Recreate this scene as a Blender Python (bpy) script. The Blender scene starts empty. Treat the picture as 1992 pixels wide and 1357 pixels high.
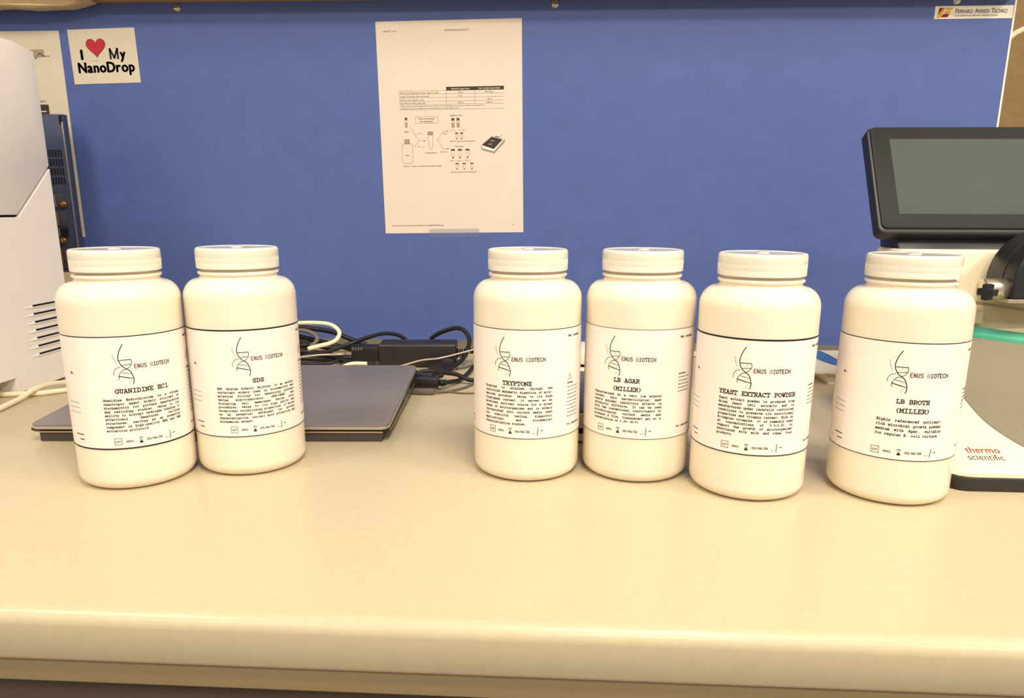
import bpy, bmesh, math, random
from mathutils import Vector, Matrix
random.seed(7)
S = 0.001                                     # every length below is in millimetres
sc = bpy.context.scene
COL = sc.collection
PI = math.pi

# ------------------------------------------------------------------ camera
def make_camera():
    pitch, yaw, roll = .2342, -.0540, .0043
    fw = Vector((math.sin(yaw)*math.cos(pitch), math.cos(yaw)*math.cos(pitch), -math.sin(pitch)))
    rt = Vector((math.cos(yaw), -math.sin(yaw), 0)); up = rt.cross(fw)
    c, s = math.cos(roll), math.sin(roll)
    r2 = c*rt + s*up; u2 = -s*rt + c*up
    cam = bpy.data.objects.new('camera', bpy.data.cameras.new('camera'))
    m = Matrix((r2, u2, -fw)).transposed().to_4x4()
    m.translation = Vector((0, 0, 222.6*S))
    cam.matrix_world = m
    d = cam.data; d.sensor_fit = 'HORIZONTAL'; d.sensor_width = 36
    d.lens = 1427.1/1992*36
    d.shift_x = (996-997.66)/1992; d.shift_y = (743.7-678.5)/1992
    d.clip_start = .01; d.clip_end = 30
    COL.objects.link(cam); sc.camera = cam
make_camera()

# ------------------------------------------------------------------ light
w = bpy.data.worlds.new('room_light'); sc.world = w; w.use_nodes = True
bg = w.node_tree.nodes['Background']
bg.inputs[0].default_value = (1.0, .90, .76, 1); bg.inputs[1].default_value = .42
for lx, ly, lw in ((-1.35, -.30, 15), (.35, -.30, 26), (1.9, -.30, 34), (-1.35, -1.75, 16), (.35, -1.75, 24), (1.9, -1.75, 26)):
    L = bpy.data.lights.new('ceiling_lamp', 'AREA'); L.shape = 'RECTANGLE'; L.size = .6; L.size_y = .6
    L.energy = lw; L.color = (1.0, .915, .80)
    lo = bpy.data.objects.new('ceiling_lamp', L); lo.location = (lx, ly, 1.85); COL.objects.link(lo)
vs = sc.view_settings
vs.view_transform = 'Standard'; vs.look = 'None'; vs.exposure = 0.3; vs.gamma = 1; vs.use_curve_mapping = False
sc.display_settings.display_device = 'sRGB'

# ------------------------------------------------------------------ materials
def lin(c): return tuple(((v/255)/12.92 if v/255 <= .04045 else ((v/255+.055)/1.055)**2.4) for v in c)
MATS = {}
def mat(name, rgb, rough=.5, metal=0, spec=.5, noise=0, nscale=40, bump=0, bscale=200, sss=0, coat=0, trans=0, alpha=1, emit=0, ior=1.45):
    if name in MATS: return MATS[name]
    m = bpy.data.materials.new(name); m.use_nodes = True
    nt = m.node_tree; b = nt.nodes['Principled BSDF']
    col = lin(rgb)+(1,)
    b.inputs['Base Color'].default_value = col
    b.inputs['Roughness'].default_value = rough; b.inputs['Metallic'].default_value = metal
    b.inputs['Specular IOR Level'].default_value = spec; b.inputs['IOR'].default_value = ior
    if sss:
        b.inputs['Subsurface Weight'].default_value = sss
        b.inputs['Subsurface Radius'].default_value = (1, .85, .6); b.inputs['Subsurface Scale'].default_value = .008
    if coat: b.inputs['Coat Weight'].default_value = coat; b.inputs['Coat Roughness'].default_value = .08
    if trans: b.inputs['Transmission Weight'].default_value = trans
    if alpha < 1: b.inputs['Alpha'].default_value = alpha
    tc = nt.nodes.new('ShaderNodeTexCoord')
    if noise:
        n = nt.nodes.new('ShaderNodeTexNoise'); n.inputs['Scale'].default_value = nscale; n.inputs['Detail'].default_value = 4
        nt.links.new(tc.outputs['Object'], n.inputs['Vector'])
        r = nt.nodes.new('ShaderNodeValToRGB')
        r.color_ramp.elements[0].position = .3; r.color_ramp.elements[1].position = .7
        r.color_ramp.elements[0].color = tuple(min(1, v*(1-noise)) for v in col[:3])+(1,)
        r.color_ramp.elements[1].color = tuple(min(1, v*(1+noise)) for v in col[:3])+(1,)
        nt.links.new(n.outputs['Fac'], r.inputs['Fac']); nt.links.new(r.outputs['Color'], b.inputs['Base Color'])
    if bump:
        n2 = nt.nodes.new('ShaderNodeTexNoise'); n2.inputs['Scale'].default_value = bscale; n2.inputs['Detail'].default_value = 3
        nt.links.new(tc.outputs['Object'], n2.inputs['Vector'])
        bp = nt.nodes.new('ShaderNodeBump'); bp.inputs['Strength'].default_value = bump; bp.inputs['Distance'].default_value = .0006
        nt.links.new(n2.outputs['Fac'], bp.inputs['Height']); nt.links.new(bp.outputs['Normal'], b.inputs['Normal'])
    MATS[name] = m
    return m
M_blue = mat('blue_laminate', (84, 102, 160), .42, noise=.035, nscale=30, bump=.05, bscale=350, spec=.35)
M_counter = mat('beige_laminate', (196, 181, 148), .28, noise=.03, nscale=160, bump=.05, bscale=500, spec=.4)
M_rail = mat('beige_rail', (160, 140, 104), .5, noise=.03, nscale=120)
M_cab = mat('dark_cabinet', (96, 80, 66), .5, noise=.05, nscale=60)
M_hdpe = mat('milky_plastic', (239, 227, 204), .18, sss=.5, noise=.012, nscale=25, spec=.45)
M_cap = mat('white_cap_plastic', (234, 226, 208), .2, sss=.2, noise=.008, nscale=40, spec=.4)
M_capshaded = mat('shaded_cap_plastic', (206, 200, 194), .14, noise=.01, nscale=40, spec=.5)  # same cap plastic; the top's dimmer light is put into this grey
M_label = mat('label_paper', (246, 235, 224), .38, noise=.01, nscale=50, spec=.35)
M_ink = mat('black_ink', (18, 15, 15), .6, noise=.1, nscale=300)
M_inkred = mat('red_ink', (150, 28, 24), .6, noise=.05)
M_inkbrown = mat('brown_ink', (92, 62, 28), .6, noise=.05)
M_inkgrey = mat('grey_ink', (150, 148, 152), .6, noise=.05)
M_inkslate = mat('slate_ink', (64, 72, 78), .6, noise=.05)
M_paper = mat('printer_paper', (226, 212, 194), .75, noise=.015, nscale=20, spec=.2)
M_sign = mat('card_paper', (216, 204, 180), .7, noise=.02, nscale=60, spec=.2)
M_print = mat('toner', (82, 68, 54), .7, noise=.05)
M_printdark = mat('dark_toner', (60, 48, 40), .7, noise=.05)
M_printlight = mat('light_toner', (168, 146, 124), .7, noise=.05)
M_heart = mat('heart_red', (186, 38, 48), .6, noise=.04)
M_screw = mat('screw_steel', (200, 192, 176), .25, metal=.9, noise=.05)
M_alu = mat('aluminium', (176, 168, 146), .35, metal=.7, noise=.04)
M_edge = mat('white_edge_band', (238, 232, 218), .5, noise=.02)
M_tan = mat('tan_wall', (150, 122, 78), .8, noise=.08, nscale=90)
M_shelf = mat('tan_shelf', (178, 146, 96), .6, noise=.05, nscale=30)
M_card = mat('kraft_sack', (206, 182, 140), .65, noise=.06, nscale=60)
M_inst = mat('instrument_white', (248, 240, 230), .45, noise=.012, nscale=30, spec=.4)
M_instdark = mat('instrument_gap', (14, 12, 12), .7, noise=.05)
M_pc = mat('slate_metal', (66, 74, 98), .45, noise=.05, nscale=60, metal=.2)
M_pcblack = mat('port_black', (16, 16, 18), .5, noise=.05)
M_pcgrey = mat('port_grey', (70, 70, 76), .5, noise=.05)
M_gold = mat('brass_connector', (222, 182, 110), .22, metal=1, noise=.05)
M_lap = mat('laptop_grey', (136, 128, 128), .42, noise=.03, nscale=90, metal=.25, spec=.4)
M_lapedge = mat('laptop_rim', (206, 190, 168), .3, metal=.6, noise=.03)
M_lapdark = mat('laptop_dark', (40, 36, 34), .5, noise=.04)
M_lapshade = mat('laptop_shade', (74, 66, 62), .6, noise=.04)  # brownish shade beneath the laptop, given as a colour
M_port = mat('port_metal', (190, 182, 168), .3, metal=.8, noise=.04)
M_black = mat('black_rubber', (30, 27, 29), .42, noise=.06, nscale=80)
M_brick = mat('black_adapter', (44, 38, 40), .38, noise=.05, nscale=80)
M_cream = mat('cream_cable', (244, 232, 196), .4, noise=.03)
M_greyc = mat('grey_cable', (110, 100, 88), .5, noise=.04)
M_nd = mat('analyser_white', (246, 232, 198), .36, noise=.01, nscale=30, spec=.45)
M_ndgrey = mat('analyser_grey', (134, 125, 104), .6, noise=.07, nscale=420, bump=.2, bscale=700)
M_nddark = mat('analyser_base', (46, 42, 40), .42, noise=.05)
M_teal = mat('teal_strip', (84, 176, 144), .35, noise=.06, nscale=40)
M_clear = mat('frosted_plastic', (214, 206, 172), .4, noise=.05, nscale=30, trans=.35)
M_silver = mat('silver_hinge', (206, 194, 172), .28, metal=.85, noise=.03)
M_bezel = mat('tablet_black', (40, 37, 36), .55, noise=.03, spec=.25)
M_case = mat('tablet_case', (36, 35, 40), .4, noise=.04)
M_screen = mat('tablet_screen', (78, 84, 78), .6, noise=.02, nscale=20, spec=.2)
M_bookw = mat('booklet_white', (240, 230, 208), .6, noise=.02)
M_bookb = mat('booklet_blue', (70, 120, 186), .5, noise=.05)
M_boxdev = mat('box_cream', (232, 214, 186), .45, noise=.02)
M_boxtop = mat('box_slate', (58, 62, 86), .4, noise=.04)
M_tape = mat('clear_tape', (150, 156, 188), .3, alpha=.16, noise=.02)

# ------------------------------------------------------------------ helpers
def link(o, parent=None):
    COL.objects.link(o)
    if parent is not None: o.parent = parent
    return o
def mesh_obj(name, verts, faces, m, parent=None, smooth=False, mats=None, mi=None, raw=False):
    me = bpy.data.meshes.new(name)
    me.from_pydata([tuple(a*S for a in v) for v in verts] if not raw else verts, [], faces)
    if mats:
        for x in mats: me.materials.append(x)
        me.polygons.foreach_set('material_index', mi)
    else: me.materials.append(m)
    if smooth: me.polygons.foreach_set('use_smooth', [True]*len(me.polygons))
    me.update()
    return link(bpy.data.objects.new(name, me), parent)
def bm_obj(name, bm, m, parent=None, smooth=False):
    me = bpy.data.meshes.new(name); bm.to_mesh(me); bm.free()
    me.materials.append(m)
    if smooth: me.polygons.foreach_set('use_smooth', [True]*len(me.polygons))
    return link(bpy.data.objects.new(name, me), parent)
def autosmooth(o, ang=.6):
    bm = bmesh.new(); bm.from_mesh(o.data)
    for f in bm.faces: f.smooth = True
    for e in bm.edges:
        if len(e.link_faces) == 2 and e.calc_face_angle(0) > ang: e.smooth = False
    bm.to_mesh(o.data); bm.free()
    return o
def empty(name, loc=(0, 0, 0), rz=0, label=None, cat=None, group=None):
    o = bpy.data.objects.new(name, None); o.empty_display_size = .02
    o.location = tuple(a*S for a in loc); o.rotation_euler = (0, 0, rz)
    link(o); tag(o, label, cat, group)
    return o
def tag(o, label=None, cat=None, group=None, kind=None):
    if label: o['label'] = label
    if cat: o['category'] = cat
    if group: o['group'] = group
    if kind: o['kind'] = kind
    return o
def box(name, x0, x1, y0, y1, z0, z1, m, parent=None, bev=0, seg=2):
    bm = bmesh.new()
    vs_ = [bm.verts.new((x*S, y*S, z*S)) for z in (z0, z1) for y in (y0, y1) for x in (x0, x1)]
    for f in ((0, 2, 3, 1), (4, 5, 7, 6), (0, 1, 5, 4), (2, 6, 7, 3), (0, 4, 6, 2), (1, 3, 7, 5)):
        bm.faces.new([vs_[i] for i in f])
    if bev: bmesh.ops.bevel(bm, geom=list(bm.edges), offset=bev*S, segments=seg, affect='EDGES', profile=.5)
    o = bm_obj(name, bm, m, parent)
    return autosmooth(o) if bev else o
def prism(name, poly, axis, a0, a1, m, parent=None, bev=0, seg=2, ang=.6):
    """extrude a 2D polygon along an axis: 'x' -> poly is (y,z); 'y' -> (x,z); 'z' -> (x,y)"""
    def P(p, a): return {'x': (a, p[0], p[1]), 'y': (p[0], a, p[1]), 'z': (p[0], p[1], a)}[axis]
    bm = bmesh.new()
    A = [bm.verts.new(Vector(P(p, a0))*S) for p in poly]; B = [bm.verts.new(Vector(P(p, a1))*S) for p in poly]
    n = len(poly)
    bm.faces.new(A); bm.faces.new(B[::-1])
    for i in range(n): bm.faces.new((A[i], B[i], B[(i+1) % n], A[(i+1) % n]))
    bmesh.ops.recalc_face_normals(bm, faces=bm.faces)
    if bev: bmesh.ops.bevel(bm, geom=list(bm.edges), offset=bev*S, segments=seg, affect='EDGES', profile=.5)
    return autosmooth(bm_obj(name, bm, m, parent), ang)
def rrect(x0, x1, y0, y1, r, n=6):
    out = []
    for cx, cy, a in ((x1-r, y1-r, 0), (x0+r, y1-r, 90), (x0+r, y0+r, 180), (x1-r, y0+r, 270)):
        for i in range(n+1):
            t = math.radians(a+90*i/n); out.append((cx+r*math.cos(t), cy+r*math.sin(t)))
    return out
def lathe(name, prof, m, parent=None, seg=96, rib=None, sharp=.7):
    """prof: list of (r,z); rib(r,z,k)->r lets the radius vary round the axis"""
    verts, faces = [], []
    rings = []
    for r, z in prof:
        if r < 1e-6:
            rings.append([len(verts)]); verts.append((0, 0, z)); continue
        ids = []
        for k in range(seg):
            a = 2*PI*k/seg; rr = rib(r, z, k) if rib else r
            ids.append(len(verts)); verts.append((rr*math.cos(a), rr*math.sin(a), z))
        rings.append(ids)
    for A, B in zip(rings, rings[1:]):
        if len(A) == 1 and len(B) == 1: continue
        for k in range(seg):
            k2 = (k+1) % seg
            if len(A) == 1: faces.append((A[0], B[k2], B[k]))
            elif len(B) == 1: faces.append((A[k], A[k2], B[0]))
            else: faces.append((A[k], A[k2], B[k2], B[k]))
    o = mesh_obj(name, verts, faces, m, parent)
    return autosmooth(o, sharp)
def smooth_path(pts, n=8):
    P = [Vector(p) for p in pts]; P = [2*P[0]-P[1]]+P+[2*P[-1]-P[-2]]
    out = []
    for i in range(1, len(P)-2):
        p0, p1, p2, p3 = P[i-1:i+3]
        for k in range(n):
            t = k/n
            out.append(.5*((2*p1)+(-p0+p2)*t+(2*p0-5*p1+4*p2-p3)*t*t+(-p0+3*p1-3*p2+p3)*t**3))
    out.append(P[-2]); return out
def tube(name, pts, r, m, parent=None, n=8, seg=10, cap=True):
    path = smooth_path(pts, n) if len(pts) > 2 else [Vector(p) for p in pts]
    verts, faces = [], []
    up = Vector((0, 0, 1)); prev = None
    for i, p in enumerate(path):
        d = (path[min(i+1, len(path)-1)]-path[max(i-1, 0)]).normalized()
        if prev is None:
            a = d.cross(up)
            if a.length < 1e-3: a = d.cross(Vector((1, 0, 0)))
        else: a = prev-d*prev.dot(d)
        a.normalize(); prev = a; b = d.cross(a)
        for k in range(seg):
            t = 2*PI*k/seg; verts.append(tuple(p+a*r*math.cos(t)+b*r*math.sin(t)))
    for i in range(len(path)-1):
        for k in range(seg):
            k2 = (k+1) % seg
            faces.append((i*seg+k, i*seg+k2, (i+1)*seg+k2, (i+1)*seg+k))
    if cap:
        faces.append(tuple(range(seg))[::-1]); faces.append(tuple((len(path)-1)*seg+k for k in range(seg)))
    return autosmooth(mesh_obj(name, verts, faces, m, parent), .9)
def origin_to(o, loc):
    """move a one-mesh thing's origin to loc (mm) without moving its surface"""
    l = Vector(loc)*S
    o.data.transform(Matrix.Translation(-l)); o.location = l
    return o

# --- flat print: strokes, polygons and letters collected in (u,v) millimetres, v up, then placed on a surface
GLY = {
'A': '14 5i 94|39 79|04 34|74 a4|2i 5i', 'B': '24 2i|0i 6i 8h 9f 8c 6b 2b|6b 9a a8 96 74 04', 'C': '9i 9f 7h 5i 3h 1f 0b 17 35 54 75 96',
'D': '24 2i|0i 5i 8g 9d 99 86 54 04', 'E': '24 2i|0i 9i 9f|2b 6b|6c 6a|04 94 97', 'F': '24 2i|0i 9i 9f|2b 6b|04 54',
'G': '9i 9f 7h 5i 3h 1f 0b 17 35 54 85 96 9a|6a aa', 'H': '24 2i|84 8i|2b 8b|04 44|64 a4|0i 4i|6i ai', 'I': '54 5i|14 94|1i 9i',
'K': '24 2i|8i 2a|4c 94|04 44|0i 4i', 'L': '34 3i|1i 6i|14 94 98', 'M': '14 1i 59 9i 94|04 34|74 a4|0i 1i|9i ai', 'N': '14 1i 84 8i|04 34|6i ai|0i 1i',
'O': '5i 2g 0c 0a 26 54 86 aa ac 8g 5i', 'P': '24 2i|0i 6i 9g 9d 7b 2b|04 54', 'Q': '5i 2g 0c 0a 26 54 86 aa ac 8g 5i|57 93',
'R': '24 2i|0i 6i 9g 9d 7b 2b|5b 94 a4|04 44', 'S': '9i 9f 7h 4i 1g 1d 3c 7b 98 96 74 45 17 14', 'T': '54 5i|0f 0i ai af|24 84',
'U': '2i 27 44 64 87 8i|0i 4i|6i ai', 'V': '1i 54 9i|0i 3i|7i ai', 'W': '1i 34 5e 74 9i|0i 3i|7i ai', 'X': '1i 94|9i 14|0i 3i|7i ai|04 34|74 a4',
'Y': '1i 5b 9i|5b 54|24 84|0i 3i|7i ai', 'a': '2d 4e 7e 8c 84 a4|8a 4a 18 16 34 64 86', 'b': '0i 2i 24 04|2c 5e 8d 9a 97 75 44 26',
'c': '8e 8c 5e 2d 19 26 54 95', 'd': '6i 8i 84 a4|8c 5e 2d 19 26 54 86', 'e': '19 99 9b 7e 4e 1b 17 44 95', 'f': '8h 6i 4g 44|1e 7e|14 74',
'g': '8e 82 60 20|8c 5e 2d 19 26 54 86', 'h': '0i 2i 24|2c 5e 8c 84|04 44|64 a4', 'i': '2e 5e 54|14 94|4h 6h', 'k': '0i 2i 24|8e 28|48 94|04 34',
'l': '2i 5i 54|14 94', 'm': '14 1e|1d 3e 5c 54|5c 7e 9c 94 a4|04 24', 'n': '0e 2e 24|2c 5e 8c 84|04 44|64 a4', 'o': '5e 2c 19 26 54 86 99 8c 5e',
'p': '0e 2e 20|2c 5e 8d 99 75 44 26|00 50', 'q': '8e 80|8c 5e 2d 19 26 54 86|50 a0', 'r': '1e 3e 34|3b 6e 9d|14 74', 's': '8e 8c 5e 2d 2b 5a 88 86 54 25',
't': '4i 46 64 95|1e 8e', 'u': '0e 2e 26 44 86|6e 8e 84 a4', 'v': '1e 54 9e|0e 3e|7e ae', 'w': '1e 34 5b 74 9e|0e 3e|7e ae', 'x': '1e 94|9e 14',
'y': '1e 54|9e 30 10|0e 3e|7e ae', 'z': '1c 1e 9e 14 94 96', '0': '5i 2g 1b 26 54 86 9b 8g 5i', '1': '2g 5i 54|14 94', '2': '1f 3i 7i 9f 14 94',
'3': '1h 5i 8g 7c 4b|7c 99 85 44 15', '4': '74 7i 18 98', '5': '8i 2i 2c 6c 99 86 44 15', '6': '8i 3f 18 25 54 86 99 6b 29', '9': '14 6c 9h 5i 2f 3b 8c',
'/': '14 9i', '.': '44 64', ',': '65 42', '-': '1a 9a', '(': '8i 5e 58 83', ')': '2i 5e 58 23', '%': '14 9i|1h 3f|77 95', ':': '45 65|4c 6c'}
GLY.update({'\u0391': '14 1i|1i 9i|1b 7b|14 94', '\u0392': '14 1i 84 8i', '\u0393': '1i 17 34 64 87 8i', '\u0394': '9g 6i 3i 1g 1d 3c 7b 98 96 64 34 16', '\u0395': '14 1i 6i 8h 9f 8c 6b 1b|6b 9a a8 96 74 14',
'\u0396': '54 5i|24 84|2i 8i', '\u0397': '5i 2g 0c 0a 26 54 86 aa ac 8g 5i', '\u0398': '54 5i|0i ai', '\u0399': '9g 6i 3h 1e 18 35 64 96', '\u039a': '14 1i|94 9i|1b 9b'})
SANS = dict(zip('ENUSBIOTCH', '\u0391\u0392\u0393\u0394\u0395\u0396\u0397\u0398\u0399\u039a'))   # plain letters of the maker's name
def _c(ch): return int(ch, 20)
class Print:
    def __init__(self): self.v = []; self.f = []; self.m = []; self.mats = []; self.lay = 0; self.lf = []
    def mi(self, m):
        if m not in self.mats: self.mats.append(m)
        return self.mats.index(m)
    def poly(self, pts, m):
        i = len(self.v); self.v += [tuple(p) for p in pts]; self.f.append(tuple(range(i, i+len(pts)))); self.m.append(self.mi(m)); self.lf.append(self.lay)
    def seg(self, a, b, wd, m, wb=None, maxlen=None):
        wb = wd if wb is None else wb
        dx, dy = b[0]-a[0], b[1]-a[1]; L = math.hypot(dx, dy) or 1e-6
        nx, ny = -dy/L, dx/L; ex, ey = dx/L*wd*.4, dy/L*wd*.4
        n = max(1, int(math.ceil(L/maxlen))) if maxlen else 1
        A = (a[0]-ex, a[1]-ey); B = (b[0]+ex, b[1]+ey)
        for k in range(n):
            t0, t1 = k/n, (k+1)/n; w0 = (wd+(wb-wd)*t0)/2; w1 = (wd+(wb-wd)*t1)/2
            p = (A[0]+(B[0]-A[0])*t0, A[1]+(B[1]-A[1])*t0); q = (A[0]+(B[0]-A[0])*t1, A[1]+(B[1]-A[1])*t1)
            self.poly([(p[0]-nx*w0, p[1]-ny*w0), (q[0]-nx*w1, q[1]-ny*w1), (q[0]+nx*w1, q[1]+ny*w1), (p[0]+nx*w0, p[1]+ny*w0)], m)
    def line(self, pts, wd, m, maxlen=3):
        for a, b in zip(pts, pts[1:]): self.seg(a, b, wd, m, maxlen=maxlen)
    def curve(self, pts, wd, m, n=5):
        P = smooth_path([(p[0], p[1], 0) for p in pts], n)
        self.line([(p.x, p.y) for p in P], wd, m)
    def rect(self, u0, u1, v0, v1, m): self.poly([(u0, v0), (u1, v0), (u1, v1), (u0, v1)], m)
    def mono(self, s, u, v, adv, m, capr=1.05, bold=.25, slant=0):
        """typewriter letters, baseline v, first cell starts at u"""
        sx = adv*.84/10; sy = adv*capr/14
        for i, ch in enumerate(s):
            g = GLY.get(ch)
            if not g: continue
            for st in g.split('|'):
                pts = [(_c(p[0]), _c(p[1])-4) for p in st.split()]
                pts = [(u+i*adv+adv*.08+x*sx+slant*y*sy, v+y*sy) for x, y in pts]
                for a, b in zip(pts, pts[1:]): self.seg(a, b, adv*bold, m)
    def sans(self, s, u, v, size, m, bold=0.0, align='l', sx=1.0):
        vv, ff, wd = font_mesh(s, bold)
        o = {'l': 0, 'c': -wd*size*sx/2, 'r': -wd*size*sx}[align]
        i = len(self.v); self.v += [(u+o+x*size*sx, v+y*size) for x, y in vv]
        k = self.mi(m)
        for f in ff: self.f.append(tuple(i+j for j in f)); self.m.append(k); self.lf.append(self.lay)
        return wd*size*sx
    def spaced(self, s, u, v, size, m, bold, track, sx=1.0):
        for ch in s:
            if ch == ' ': u += size*.3*sx; continue
            d = size*bold; w_ = 0
            for dx, dy in ((0, 0), (2*d, 0), (d, d*.6), (d, -d*.6)): w_ = self.sans(ch, u+dx, v+dy, size, m, .006, 'l', sx)
            u += w_+2*d+track
        return u
    def flat(self, name, parent, place):
        """place((u,v)) -> (x,y,z) mm"""
        lay = [0]*len(self.v)
        for f, l in zip(self.f, self.lf):
            for i in f: lay[i] = l
        return mesh_obj(name, [place((p[0], p[1], l)) for p, l in zip(self.v, lay)], self.f, None, parent, mats=self.mats, mi=self.m)
_fm = {}
def font_mesh(s, bold):
    key = (s, bold)
    if key in _fm: return _fm[key]
    cu = bpy.data.curves.new('t', 'FONT'); cu.body = s; cu.size = 1; cu.resolution_u = 3; cu.offset = bold
    o = bpy.data.objects.new('t', cu); COL.objects.link(o)
    dg = bpy.context.evaluated_depsgraph_get(); dg.update()
    me = o.evaluated_get(dg).to_mesh()
    vv = [(v.co.x, v.co.y) for v in me.vertices]; ff = [tuple(p.vertices) for p in me.polygons]
    o.evaluated_get(dg).to_mesh_clear()
    bpy.data.objects.remove(o); bpy.data.curves.remove(cu)
    x0 = min(v[0] for v in vv); x1 = max(v[0] for v in vv)
    vv = [(x-x0, y) for x, y in vv]
    _fm[key] = (vv, ff, x1-x0)
    return _fm[key]

# ------------------------------------------------------------------ the setting
YW = 1128.8
wb = box('wall_back', -1500, 622, YW, YW+18, 0, 508, M_blue); tag(wb, kind='structure', label='blue laminate panel behind the bench')
tag(box('trim_1', 622, 624.5, YW-.6, YW+18, 0, 508, M_edge), kind='structure', label='thin white edge band on the right end of the blue panel')
t2 = prism('trim_2', [(YW-.2, 0), (YW-14, 0), (YW-14, 3), (YW-9, 9), (YW-5, 9), (YW-5, 20), (YW-.2, 20)], 'x', -1500, 622, M_alu)
tag(t2, kind='structure', label='aluminium profile along the foot of the blue panel')
tag(box('wall_rear', -2600, 2600, 1750, 1790, -950, 1950, M_tan), kind='structure', label='tan wall seen past the right end of the blue panel')
tag(box('floor', -2600, 2600, -2600, 1750, -960, -950, M_cab), kind='structure', label='floor under the bench')
for sx_ in (-549.5, -3.7, 544.8):
    s_ = lathe('screw', [(0, 4.2), (2.6, 4.0), (4.8, 2.8), (6.0, .8), (6.2, 0)], M_screw, wb, 24)
    s_.rotation_euler = (PI/2, 0, 0); s_.location = (sx_*S, (YW-.05)*S, 500.7*S)
    sl = box('cross_recess', -3, 3, -.7, .7, 3.9, 4.35, M_pcgrey, s_)

# bench: rounded worktop, rail under it, dark cabinet front
bench = empty('lab_bench', (0, 360, 0), 0, 'long beige laboratory bench with rounded front edge carrying all the bottles', 'bench')
def front_profile():
    r = 9; pts = [(YW+40-360, 0)]
    for i in range(9):
        t = PI/2+PI/2*i/8; pts.append((6+r*math.cos(t), -r+r*math.sin(t)))
    pts += [(-3, -29), (-2, -31), (YW+40-360, -31)]
    return pts
prism('worktop', front_profile(), 'x', -2000, 2000, M_counter, bench, ang=.9)
box('rail', -2000, 2000, 3, 24, -49, -31.2, M_rail, bench, .8)
box('cabinet_front', -2000, 2000, 34, 54, -880, -49.2, M_cab, bench, 1)

# overhead shelf: only the joint with the panel shows
shelf = empty('overhead_shelf', (0, YW, 508.2), 0, 'tan overhead shelf with an added unseen shading board above the blue panel, at the top edge of the picture', 'shelf')
box('ledge', -1500, 622, -34, 18, 0, 14, M_shelf, shelf, 1)
box('shade_board', -1500, 622, -235, 18, 205, 225, M_shelf, shelf, 1)  # unseen board added to shade the upper panel softly
box('back_board', -1500, 622, 2, 18, 14, 205, M_shelf, shelf, 1)
for bx_ in (-1300, -350, 600): box('shade_bracket', bx_, bx_+16, -200, 2, 190, 205, M_shelf, shelf, 1)  # unseen supports that go with the added shading board

# flattened kraft sack hanging from the shelf, top left
def sack():
    vs_, fs = [], []
    n = 26
    for i in range(n+1):
        t = i/n; x = -900+(-664+900)*t
        dz = 0 if t < .86 else (t-.86)/.14
        z0 = 496.2+1.0*math.sin(t*17)+9.5*dz; z1 = 499.8+.8*math.sin(t*11+1)+6.4*dz
        yb = YW-30+3*math.sin(t*9)
        vs_ += [(x, yb, z0), (x, yb-3, (z0+z1)/2), (x, yb-1, z1), (x, yb+4, z1+.8), (x, yb-2, 507.6), (x, yb+22, 507.9), (x, yb+22, z0+1)]
    k = 7
    for i in range(n):
        for j in range(k): fs.append((i*k+j, i*k+(j+1) % k, (i+1)*k+(j+1) % k, (i+1)*k+j))
    fs.append(tuple(range(k))); fs.append(tuple(n*k+j for j in range(k))[::-1])
    o = mesh_obj('kraft_sack', vs_, fs, M_card)
    tag(origin_to(o, (-780, YW-30, 507)), 'creased kraft paper wrapping tucked under the shelf at top left', 'wrapping')
sack()

# ------------------------------------------------------------------ bottles
RB = 45.5
def arc(cx, cz, r, a0, a1, n, ez=1.0): return [(cx+r*math.cos(math.radians(a0+(a1-a0)*i/n)), cz+ez*r*math.sin(math.radians(a0+(a1-a0)*i/n))) for i in range(n+1)]
body_prof = [(0, 1.6), (30, 1.6), (33.5, .4), (36, 0)]+arc(36, 9.5, 9.5, -80, 0, 8)+[(RB, 20), (RB, 36), (RB, 80), (RB, 128), (RB, 146)] \
    + arc(32.5, 149, 13, 0, 72, 10, 1.16)[0:]+[(33.4, 163.9), (31.6, 164.9), (30.9, 166.4), (31.2, 167.4), (32.4, 167.9), (32.8, 169), (32.4, 170.0), (30.4, 170.4), (29.6, 171.2), (29.6, 175), (0, 175)]
cap_prof = [(31.4, 174.0), (31.4, 172.6), (32.9, 172.6), (33.2, 173.1), (33.2, 176.6), (33.1, 177.0), (33.1, 177.5), (33.2, 177.9), (33.2, 181.2), (33.12, 181.6), (33.2, 182.0), (33.2, 186.6), (33.05, 188.0), (32.6, 188.9), (31.9, 189.4), (31.2, 189.5), (30.8, 189.1), (0, 189.0)]
top_prof = [(30.7, 189.12), (30.2, 189.2), (5.0, 189.15), (4.8, 190.4), (4.0, 190.6), (0, 190.6)]
def cap_rib(r, z, k): return r-(.3 if (k % 2 and 173.4 < z < 186.5 and r > 32) else 0)
LT0, LT1 = 37.66, 127.92                          # label bottom and top
def make_label_mesh(name, parent, m, r, z0, z1, a0, a1, dz=None, n=96, thick=.18):
    vs_, fs = [], []
    for i in range(n+1):
        a = a0+(a1-a0)*i/n
        for rr in (r, r-thick):
            for z in (z0, z1): vs_.append((rr*math.sin(a), -rr*math.cos(a), z))
    for i in range(n):
        b, c = i*4, (i+1)*4
        fs += [(b, c, c+1, b+1), (b+3, c+3, c+2, b+2), (b+1, c+1, c+3, b+3), (b+2, c+2, c, b)]
    fs += [(0, 1, 3, 2), (n*4+2, n*4+3, n*4+1, n*4)]
    return autosmooth(mesh_obj(name, vs_, fs, m, parent), .8)
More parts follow.
